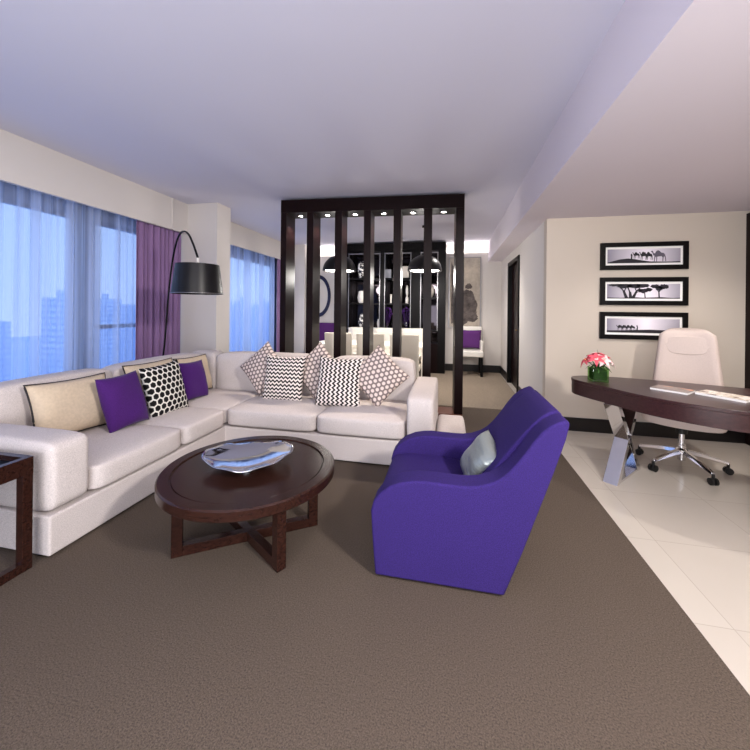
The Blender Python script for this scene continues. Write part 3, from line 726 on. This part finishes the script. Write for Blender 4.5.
def art1(poly, pr):
    put(poly, [(0, 0), (0, .06), (.08, .16), (.18, .28), (.29, .33), (.38, .28), (.5, .17), (.6, .1), (.75, .08), (.88, .07), (1, .09), (1, 0)], pr, nm='dune')
    put(poly, [(.325, .3), (.33, .5), (.322, .58), (.335, .68), (.35, .58), (.345, .3)], pr, nm='walking_figure', dy=.001)
    put(poly, beast(.345, .32, .11, .46), pr, nm='camel', dy=.001); put(poly, beast(.44, .22, .12, .58), pr, nm='camel', dy=.001)
    put(poly, beast(.51, .2, .12, .58), pr, nm='camel', dy=.002); put(poly, beast(.60, .1, .21, .78), pr, 'silhouette2', 'camel', dy=.001)
def art2(poly, pr):
    put(poly, [(0, 0), (0, .07), (.2, .05), (.35, .1), (.5, .06), (.75, .1), (.9, .05), (1, .07), (1, 0)], pr, nm='ground')
    def br(x0, y0, x1, y1, w0, w1): put(poly, [(x0 - w0, y0), (x0 + w0, y0), (x1 + w1, y1), (x1 - w1, y1)], pr, nm='branch', dy=.001)
    br(.27, .05, .23, .55, .024, .016); br(.23, .53, .14, .95, .012, .006); br(.24, .5, .29, .98, .01, .005); br(.33, .03, .32, .45, .024, .016); br(.32, .42, .27, .97, .012, .006)
    br(.36, .03, .41, .5, .023, .015); br(.41, .47, .5, .97, .012, .005); br(.42, .4, .36, .98, .009, .005); br(.53, .05, .52, .45, .008, .006); br(.52, .4, .45, .6, .006, .004); br(.52, .4, .58, .62, .006, .004)
    br(.72, .05, .715, .5, .01, .008); br(.715, .45, .65, .85, .007, .004); br(.715, .45, .78, .85, .007, .004); br(.715, .5, .72, .9, .005, .003)
    rr = random.Random(11)
    def blob(cx, cy, rx, ry, n=26): put(poly, [(cx + rx * math.cos(2 * PI * k / n) * rr.uniform(.72, 1.1), cy + ry * math.sin(2 * PI * k / n) * rr.uniform(.65, 1.1)) for k in range(n)], pr, nm='tree_crown', dy=.0015)
    for a in ((.12, .93, .12, .10), (.24, .86, .11, .2), (.37, .86, .11, .18), (.5, .88, .1, .15), (.50, .52, .08, .17), (.58, .62, .05, .13), (.45, .58, .04, .08), (.66, .84, .07, .15), (.78, .80, .08, .18), (.72, .68, .06, .15)): blob(*a)
def art3(poly, pr):
    put(poly, [(0, 0), (0, .14), (.2, .16), (.4, .2), (.6, .24), (.8, .22), (1, .25), (1, 0)], pr, nm='ground')
    for k, (x, w) in enumerate(((.13, .1), (.19, .1), (.25, .1), (.30, .1))): put(poly, beast(x, .17, w, .38), pr, nm='camel', dy=.001 + .0005 * (k % 2))
    put(poly, [(.41, .17), (.42, .4), (.412, .5), (.425, .56), (.435, .4), (.432, .17)], pr, nm='walking_figure', dy=.001)
framed(2.11, 1.812, 'topmost black framed print, a camel train on a dune', art1)
framed(1.728, 1.424, 'middle black framed print, spreading desert trees', art2)
framed(1.348, 1.05, 'lowest black framed print, a distant animal train, partly behind the office chair', art3)
# ------------------------------------------------------------------ dining area behind the screen
TBX0, TBX1, TBY0, TBY1 = -2.35, -.35, 5.75, 6.65
dt = thing('dining_table', (-1.35, 6.2, 0), 'long white dining table behind the slatted screen, under two dome pendants', 'dining table')
bm = B(); box(bm, TBX0, TBX1, TBY0, TBY1, .70, .75, .01); obj('tabletop', bm, M['white'], dt)
for xx in (TBX0 + .02, TBX1 - .10):
    for yy in (TBY0 + .02, TBY1 - .10):
        bm = B(); box(bm, xx, xx + .08, yy, yy + .08, 0, .70); obj('leg', bm, M['white'], dt)
M['dchair'] = fabric('white_dining_fabric', (232, 226, 214), 200, .06)
def dining_chair(label):
    t = thing('dining_chair', (0, 0, 0), label, 'chair', 'dining chairs at the white table')
    bm = B(); box(bm, -.22, .22, -.22, .22, .38, .47, .02); obj('seat', bm, M['dchair'], t, local=True)
    bm = B(); prism(bm, [(-.22, -.22, .30), (-.22, -.29, .97), (-.22, -.23, .97), (-.22, -.155, .30)], (.44, 0, 0)); obj('backrest', bm, M['dchair'], t, local=True, bevel=.012)
    for a in (-.19, .15):
        for b in (-.20, .16):
            bm = B(); box(bm, a, a + .04, b, b + .04, 0, .385); obj('leg', bm, M['black'], t, local=True)
    return t
dc0 = dining_chair('white upholstered dining chair seen between the third posts, nearest the windows')
cs = [at(u, 335, y=5.45).x for u in (339, 371, 405)]
dc0.location = (cs[0], 5.66, 0)
dup(dc0, (cs[1], 5.66, 0), 0, 'middle white dining chair on the near side of the dining table')
dup(dc0, (cs[2], 5.62, 0), 0, 'white dining chair on the near side, right end, above the sofa arm')
for k, xx in enumerate(cs): dup(dc0, (xx, 6.78, 0), PI, 'white dining chair on the far side of the table, %s' % ('left end', 'middle', 'right end')[k])
def pendant(u, v, y, label, r=.30):
    c = at(u, v, y=y); t = thing('pendant_lamp', (c.x, c.y, c.z), label, 'pendant lamp', 'dome pendants over the dining table')
    bm = B(); pr = [(r * math.cos(a * PI / 2 / 14), .95 * r * math.sin(a * PI / 2 / 14)) for a in range(14)] + [(.03, .95 * r), (.0, .95 * r)]
    pr2 = [(max(0, x - .006), z - .006) for x, z in pr[::-1]]
    lathe(bm, pr + pr2 + [pr[0]], c, 48); obj('dome', bm, M['shade'], t, smooth='angle')
    bm = B(); tube(bm, [c + Vector((0, 0, .94 * r)), (c.x, c.y, CH - .02)], .005, 8); lathe(bm, [(0, CH - .03), (.05, CH - .03), (.05, CH), (0, CH)], (c.x, c.y, 0), 20); obj('cord', bm, M['black'], t)
    bm = B(); lathe(bm, [(0, 0.004), (r * .84, 0.004), (r * .84, .02), (0, .02)], c, 40); obj('diffuser', bm, M['bulb'], t)
    ld = bpy.data.lights.new('pendant_light', 'POINT'); ld.energy = 34; ld.color = (1, .95, .9); ld.shadow_soft_size = .12; lo = bpy.data.objects.new('pendant_light', ld); C.objects.link(lo); lo.location = c - Vector((0, 0, .14))
pendant(339.5, 271, 6.1, 'black dome pendant lamp seen between the second and third posts of the screen')
pendant(424.5, 271, 6.3, 'black dome pendant lamp hanging behind the sixth post of the screen')
# display cabinet against the far wall
KY = 7.62; KX0 = at(341, 300, y=KY).x; KX1 = at(445.5, 300, y=KY).x; KB = YB - .102
cab = thing('display_cabinet', ((KX0 + KX1) / 2, KB, 0), 'tall black display cabinet with shelves on the far wall of the dining area', 'cabinet')
bm = B(); box(bm, KX0, KX1, KB - .03, KB, .0, 2.79); obj('back_panel', bm, M['darkmirror'], cab, label='dark mirrored back')
bm = B(); box(bm, KX0, KX1, KY, KB - .03, 2.62, 2.79); obj('header', bm, M['black'], cab)
ub = [(341, 348), (380, 384), (411, 420), (438, 445.5)]
bays = []
for k, (a, b) in enumerate(ub):
    xa, xb = at(a, 300, y=KY).x, at(b, 300, y=KY).x
    bm = B(); box(bm, xa, xb, KY, KB - .03, 0, 2.62); obj('upright', bm, M['black'], cab); bays.append((xa, xb))
    xs = [xb + .012] if k == 0 else ([xa - .012] if k == 3 else [xa - .012, xb + .012])
    for x in xs:
        bm = B(); box(bm, x - .008, x + .008, KY - .004, KY + .01, .9, 2.56); obj('metal_strip', bm, M['brushed'], cab)
for k in range(3):
    xa, xb = bays[k][1], bays[k + 1][0]
    bm = B(); box(bm, xa, xb, KY - .004, KY + .01, 2.555, 2.58); obj('metal_strip', bm, M['brushed'], cab)
    for v in ((278, 303, 329) if k < 2 else (297, 329)):
        z = at(360, v, y=KY).z; bm = B(); box(bm, xa, xb, KY + .02, KB - .03, z - .03, z); obj('shelf', bm, M['black'] if k else M['black'], cab)
    bm = B(); box(bm, xa, xb, KY + .01, KB - .03, 0, .62); obj('cupboard', bm, M['darkwood'], cab)
sbx0, sbx1 = at(349, 330, y=7.35).x, at(426, 330, y=7.35).x
sbd = thing('sideboard', ((sbx0 + sbx1) / 2, 7.45, 0), 'low white lacquered sideboard in front of the black display cabinet', 'sideboard')
zt = at(390, 328.5, y=7.3).z
bm = B(); box(bm, sbx0, sbx1, 7.3, 7.6, .35, zt, .006); obj('body', bm, M['white'], sbd)
for a in (sbx0 + .05, sbx1 - .09):
    for b in (7.33, 7.53): bm = B(); box(bm, a, a + .04, b, b + .04, 0, .35); obj('leg', bm, M['black'], sbd)
# vases and ornaments on its shelves
def vase(u, vb, vt, wpx, mat, label, prof, name='vase', cat='vase', y=7.74):
    b = at(u, vb, y=y); t_ = at(u, vt, y=y); h = t_.z - b.z; w = abs(at(u + wpx / 2, vb, y=y).x - b.x); z0 = b.z
    bm = B(); lathe(bm, [(r * w, q * h) for r, q in prof], (0, 0, 0), 28); o = obj(name, bm, mat, smooth='angle'); o.location = (b.x, b.y, z0); return tag(o, label, cat, 'ornaments in the display cabinet')
def shelf_z(v): return at(360, v, y=KY).z
def setz(o, v): o.location.z = shelf_z(v) + .001; return o
pj = [(0, 0), (.5, 0), (.6, .05), (1, .55), (.95, .8), (.5, .93), (.45, 1), (0, 1)]
pg = [(0, 0), (.55, 0), (.7, .1), (1, .4), (.95, .7), (.6, .88), (.62, 1), (.5, 1), (0, .95)]
pl_ = [(0, 0), (.6, 0), (.8, .1), (1, .45), (.7, 1), (.62, 1), (0, .9)]
def mottled():
    t = NT('patterned_porcelain'); n = t.noise(t.coord(), 14, 3, .6); t.bsdf(t.mix(t.ramp(n, .47, .53), lin(232, 228, 222), lin(40, 38, 44)), .2); return t.m
M['porcelain'] = mottled()
setz(vase(362, 277, 260, 9, M['porcelain'], 'black and white patterned ginger jar on the top shelf of the display cabinet', pj), 278)
setz(vase(362, 301, 289, 9, M['white'], 'plain white jar on the middle shelf of the display cabinet', pl_), 303)
setz(vase(362.5, 327, 312, 8, M['porcelain'], 'patterned white vase on the lowest shelf of the display cabinet', pg), 329)
setz(vase(378.5, 327, 317, 3, M['white'], 'small white vase at the right of the left bay of the cabinet', pg), 329)
def sbox(u0, u1, vb, vt, mat, label, name, cat):
    a = at(u0, vb, y=7.74); b = at(u1, vt, y=7.74); bm = B(); box(bm, 0, b.x - a.x, 0, .14, 0, b.z - a.z, .004); o = obj(name, bm, mat); o.location = (a.x, 7.74, a.z); return tag(o, label, cat, 'ornaments in the display cabinet')
M['greybox'] = plain('grey_box_paper', (150, 152, 162), .5); M['palebox'] = plain('pale_box_paper', (206, 198, 188), .5)
setz(sbox(384.6, 391, 276, 267, M['greybox'], 'grey blue box on the upper shelf of the middle bay of the cabinet', 'storage_box', 'box'), 278)
setz(sbox(396, 409, 276, 264, M['palebox'], 'pale box standing on the upper shelf at the right of the middle bay', 'storage_box', 'box'), 278)
setz(vase(391, 302, 293, 2, M['white'], 'slim white candle on the middle shelf of the cabinet', [(0, 0), (1, 0), (1, .98), (0, 1)], 'candle', 'candle'), 303)
setz(vase(407, 302, 284, 3.5, M['white'], 'small white bust-like figurine on the shelf of the middle bay', [(0, 0), (1, 0), (.9, .3), (.4, .4), (.8, .6), (.7, .8), (.3, 1), (0, 1)], 'figurine', 'figurine'), 303)
setz(vase(429, 296, 283, 11, M['palebox'], 'round cream bowl-shaped vase behind the sixth screen post, in the right bay', pg), 297)
for k, u in enumerate((387, 406)):
    b = at(u, 328, y=7.74); z = shelf_z(329) + .001
    t = thing('purple_flower_arrangement', (b.x, 7.8, z), 'dark purple orchid arrangement in a glass vase, %s in the cabinet middle bay' % ('left one' if k == 0 else 'right one'), 'flowers', 'purple flower arrangements')
    bm = B(); lathe(bm, [(0, 0), (.05, 0), (.07, .1), (.05, .2), (.045, .2), (.06, .1), (.045, .01), (0, .01)], (b.x, 7.8, z), 20); obj('glass_vase', bm, M['glass'], t, smooth=True)
    bm = B(); rr = random.Random(k)
    for j in range(26):
        d = Vector((rr.uniform(-1, 1), rr.uniform(-.6, .6), rr.uniform(-.2, 1))).normalized(); c = Vector((b.x, 7.8, z + .26)) + Vector((d.x * .11, d.y * .08, d.z * .22))
        bmesh.ops.create_icosphere(bm, subdivisions=1, radius=rr.uniform(.014, .026), matrix=Matrix.Translation(c)); tube(bm, [(b.x, 7.8, z + .02), c], .002, 4)
    obj('blossoms', bm, M['purple'], t, smooth=True)
# art on the far wall
WY = YB - .101
rc_ = at(311, 296, y=WY)
bm = B(); n_ = 60; A1 = []
for k in range(n_): th = 2 * PI * k / n_; A1.append((rc_.x + .44 * math.cos(th), WY - .025, rc_.z + .50 * math.sin(th)))
rt = at(330.5, 296, y=WY); Rr = .45
def ring(bm, ro, ri, c, y0, y1, n=64, off=.0, sx=1):
    v = []
    for k in range(n):
        th = 2 * PI * k / n; v.append([bm.verts.new((c.x + sx * r * math.cos(th) + o_, y, c.z + r * math.sin(th))) for r, y, o_ in ((ro, y0, 0), (ri, y0, -off), (ri, y1, -off), (ro, y1, 0))])
    for k in range(n):
        a, b = v[k], v[(k + 1) % n]
        for q in range(4): bm.faces.new((a[q], a[(q + 1) % 4], b[(q + 1) % 4], b[q]))
    bmesh.ops.recalc_face_normals(bm, faces=bm.faces[:])
ring(bm, .50, .42, Vector((rt.x - .29, 0, rt.z)), WY - .03, WY - .004, off=.02, sx=.6)
tag(obj('ring_wall_art', bm, plain('navy_glaze', (36, 34, 62), .2), smooth='angle'), 'dark blue oval ring artwork on the far wall, seen between the second and third posts', 'wall art')
pa, pb = at(450, 258.5, y=WY), at(479.5, 327, y=WY)
pt = thing('large_painting', ((pa.x + pb.x) / 2, WY, pb.z), 'tall grey painting of stacked rocks on the far wall, right of the screen', 'painting')
def canvasmat():
    t = NT('aged_canvas'); n = t.noise(t.coord(), 6, 5, .7); t.bsdf(t.mix(t.ramp(n, .3, .75), lin(196, 184, 168), lin(150, 140, 130)), .7); return t.m
bm = B(); box(bm, pa.x, pb.x, WY - .03, WY, pb.z, pa.z); obj('canvas', bm, canvasmat(), pt)
bm = B(); w = .02; box(bm, pa.x - w, pa.x, WY - .04, WY, pb.z - w, pa.z + w); box(bm, pb.x, pb.x + w, WY - .04, WY, pb.z - w, pa.z + w); box(bm, pa.x, pb.x, WY - .04, WY, pa.z, pa.z + w); box(bm, pa.x, pb.x, WY - .04, WY, pb.z - w, pb.z); obj('frame', bm, M['brushed'], pt)
def rockmat():
    t = NT('painted_rock'); n = t.noise(t.coord(), 9, 5, .7); t.bsdf(t.mix(t.ramp(n, .35, .7), lin(52, 44, 44), lin(118, 108, 104)), .8); return t.m
RM = rockmat()
def wp(u, v): q = at(u, v, y=WY - .0305); return (q.x, q.y, q.z)
rj = random.Random(2)
def jag(pts, n=5, a=.012):
    r = []
    for i, p in enumerate(pts):
        q = pts[(i + 1) % len(pts)]
        for k in range(n): t = k / n; r.append((p[0] * (1 - t) + q[0] * t + rj.uniform(-a, a), p[1], p[2] * (1 - t) + q[2] * t + rj.uniform(-a, a)))
    return r
for pts in ([(465, 286), (468, 283), (472, 285), (472.5, 288), (468, 289.5), (465, 288)], [(462, 291), (466, 289.5), (472, 291), (475, 298), (478, 305), (476.5, 312), (478, 319), (474, 322), (468, 321), (464, 325), (462, 320), (459, 305)], [(451.5, 262), (456, 272), (457, 290), (457, 322), (451.5, 324)]):
    bm = B(); prism(bm, jag([wp(*p) for p in pts]), (0, -.001, 0)); bmesh.ops.triangulate(bm, faces=bm.faces[:]); obj('painted_rocks', bm, RM, pt)
# settee against the far wall
ss0, ss1 = at(460, 340, y=7.6).x, at(483, 340, y=7.6).x
se = thing('settee', ((ss0 + ss1) / 2, 7.75, 0), 'small white framed chair with a purple back under the rock painting', 'chair')
bm = B(); box(bm, ss0, ss1, 7.42, 7.98, .40, .52, .02); obj('seat', bm, M['white'], se)
bm = B(); box(bm, ss0, ss1, 7.90, 7.97, .52, 1.0, .02); obj('backrest', bm, M['white'], se)
bm = B(); box(bm, ss1 - .05, ss1, 7.48, 7.895, .52, .72, .015); obj('armrest', bm, M['white'], se)
for a in (ss0 + .01, ss1 - .06):
    for b in (7.44, 7.9): bm = B(); box(bm, a, a + .05, b, b + .05, 0, .40); obj('leg', bm, M['black'], se)
o = pillow('seat_cushion', .48, .40, .12, M['dining_purple'], 'purple cushion standing on the white chair under the rock painting', group=None, n=16)
place(o, Vector(((ss0 + ss1) / 2 - .02, 7.80, .735)), 0, R(6))
# purple banquette behind table, left
bx0, bx1 = at(308, 330, y=7.5).x, KX0 - .02
bq = thing('banquette', ((bx0 + bx1) / 2, 7.7, 0), 'low purple upholstered bench against the far wall below the ring artwork', 'bench')
bm = B(); box(bm, bx0, bx1, 7.42, 7.98, .12, .50, .03); obj('seat', bm, M['dining_purple'], bq)
bm = B(); box(bm, bx0, bx1, 7.85, 7.99, .50, 1.02, .03); obj('backrest', bm, M['dining_purple'], bq)
bm = B(); box(bm, bx0 + .05, bx1 - .05, 7.5, 7.95, 0, .12); obj('plinth', bm, M['black'], bq)
# ------------------------------------------------------------------ light
def area(name, loc, target, sx_, sy_, e, col):
    ld = bpy.data.lights.new(name, 'AREA'); ld.shape = 'RECTANGLE'; ld.size = sx_; ld.size_y = sy_; ld.energy = e; ld.color = col
    o = bpy.data.objects.new(name, ld); C.objects.link(o); o.location = loc
    o.rotation_euler = (Vector(target) - Vector(loc)).to_track_quat('-Z', 'Y').to_euler(); return o
def spot(name, loc, target, e, col, size=70, blend=.6, soft=.06):
    ld = bpy.data.lights.new(name, 'SPOT'); ld.energy = e; ld.color = col; ld.spot_size = R(size); ld.spot_blend = blend; ld.shadow_soft_size = soft
    o = bpy.data.objects.new(name, ld); C.objects.link(o); o.location = loc
    o.rotation_euler = (Vector(target) - Vector(loc)).to_track_quat('-Z', 'Y').to_euler(); return o
warm = (1, .94, .89)
area('key_lamp', (1.7, .2, 2.35), (-1.4, 2.4, .2), .3, .3, 150, warm)
area('rear_fill', (-.6, -1.8, 2.6), (-.8, 3.5, 1.0), 2.4, 1.2, 46, (1, .95, .92))  # added fill panel behind the camera, not a ceiling fitting
area('ceiling_fill', (-.5, -1.0, .9), (-.8, 4.0, 2.9), 2.4, 1.4, 98, (.93, .94, 1))  # added unseen panel that brightens the ceiling
spot('desk_spot', (2.2, 3.0, 2.40), (2.2, 3.6, 0), 90, warm, 120)
spot('desk_spot', (1.9, 1.7, 2.40), (1.7, 2.4, 0), 14, warm, 120)
spot('corridor_spot', (.2, 6.6, 2.80), (.2, 6.5, 0), 110, warm, 110)
spot('corridor_spot', (-3.0, 6.3, 2.80), (-3.0, 6.3, 0), 50, warm, 110)
area('cove_light', (.45, YB - .05, 2.62), (.45, YB - .05, 3), 1.1, .04, 5, warm)
area('cove_light', (-2.85, YB - .05, 2.62), (-2.85, YB - .05, 3), .8, .04, 4, warm)
# world: dusk
w = bpy.data.worlds.new('dusk'); bpy.context.scene.world = w; w.use_nodes = True; nt = w.node_tree; nt.nodes.clear()
tc = nt.nodes.new('ShaderNodeTexCoord'); sp_ = nt.nodes.new('ShaderNodeSeparateXYZ'); mr = nt.nodes.new('ShaderNodeMapRange'); cr = nt.nodes.new('ShaderNodeValToRGB')
bg = nt.nodes.new('ShaderNodeBackground'); ow = nt.nodes.new('ShaderNodeOutputWorld')
nt.links.new(tc.outputs['Generated'], sp_.inputs[0]); nt.links.new(sp_.outputs[2], mr.inputs[0]); mr.inputs[1].default_value = -.2; mr.inputs[2].default_value = .7
cr.color_ramp.elements[0].color = (.42, .58, .94, 1); cr.color_ramp.elements[1].color = (.24, .45, .98, 1)
nt.links.new(mr.outputs[0], cr.inputs[0]); nt.links.new(cr.outputs[0], bg.inputs[0]); bg.inputs[1].default_value = 1.5; nt.links.new(bg.outputs[0], ow.inputs[0])
# ------------------------------------------------------------------ camera
cd = bpy.data.cameras.new('camera'); cam = bpy.data.objects.new('camera', cd); C.objects.link(cam); bpy.context.scene.camera = cam
F = Vector((-SA, CA, 0)); R0 = Vector((CA, SA, 0)); UP = Vector((0, 0, 1))
rt_ = R0 * math.cos(ROLL) + UP * math.sin(ROLL); up_ = UP * math.cos(ROLL) - R0 * math.sin(ROLL)
m = Matrix(((rt_.x, up_.x, -F.x, 0), (rt_.y, up_.y, -F.y, 0), (rt_.z, up_.z, -F.z, EYE), (0, 0, 0, 1)))
cam.matrix_world = m
cd.sensor_fit = 'HORIZONTAL'; cd.sensor_width = 36; cd.lens = FPX / 750 * 36; cd.shift_y = -(375 - V0) / 750; cd.clip_start = .05; cd.clip_end = 800
vs_ = bpy.context.scene.view_settings; vs_.view_transform = 'Standard'; vs_.look = 'None'; vs_.gamma = 1; vs_.exposure = .06; vs_.use_curve_mapping = False
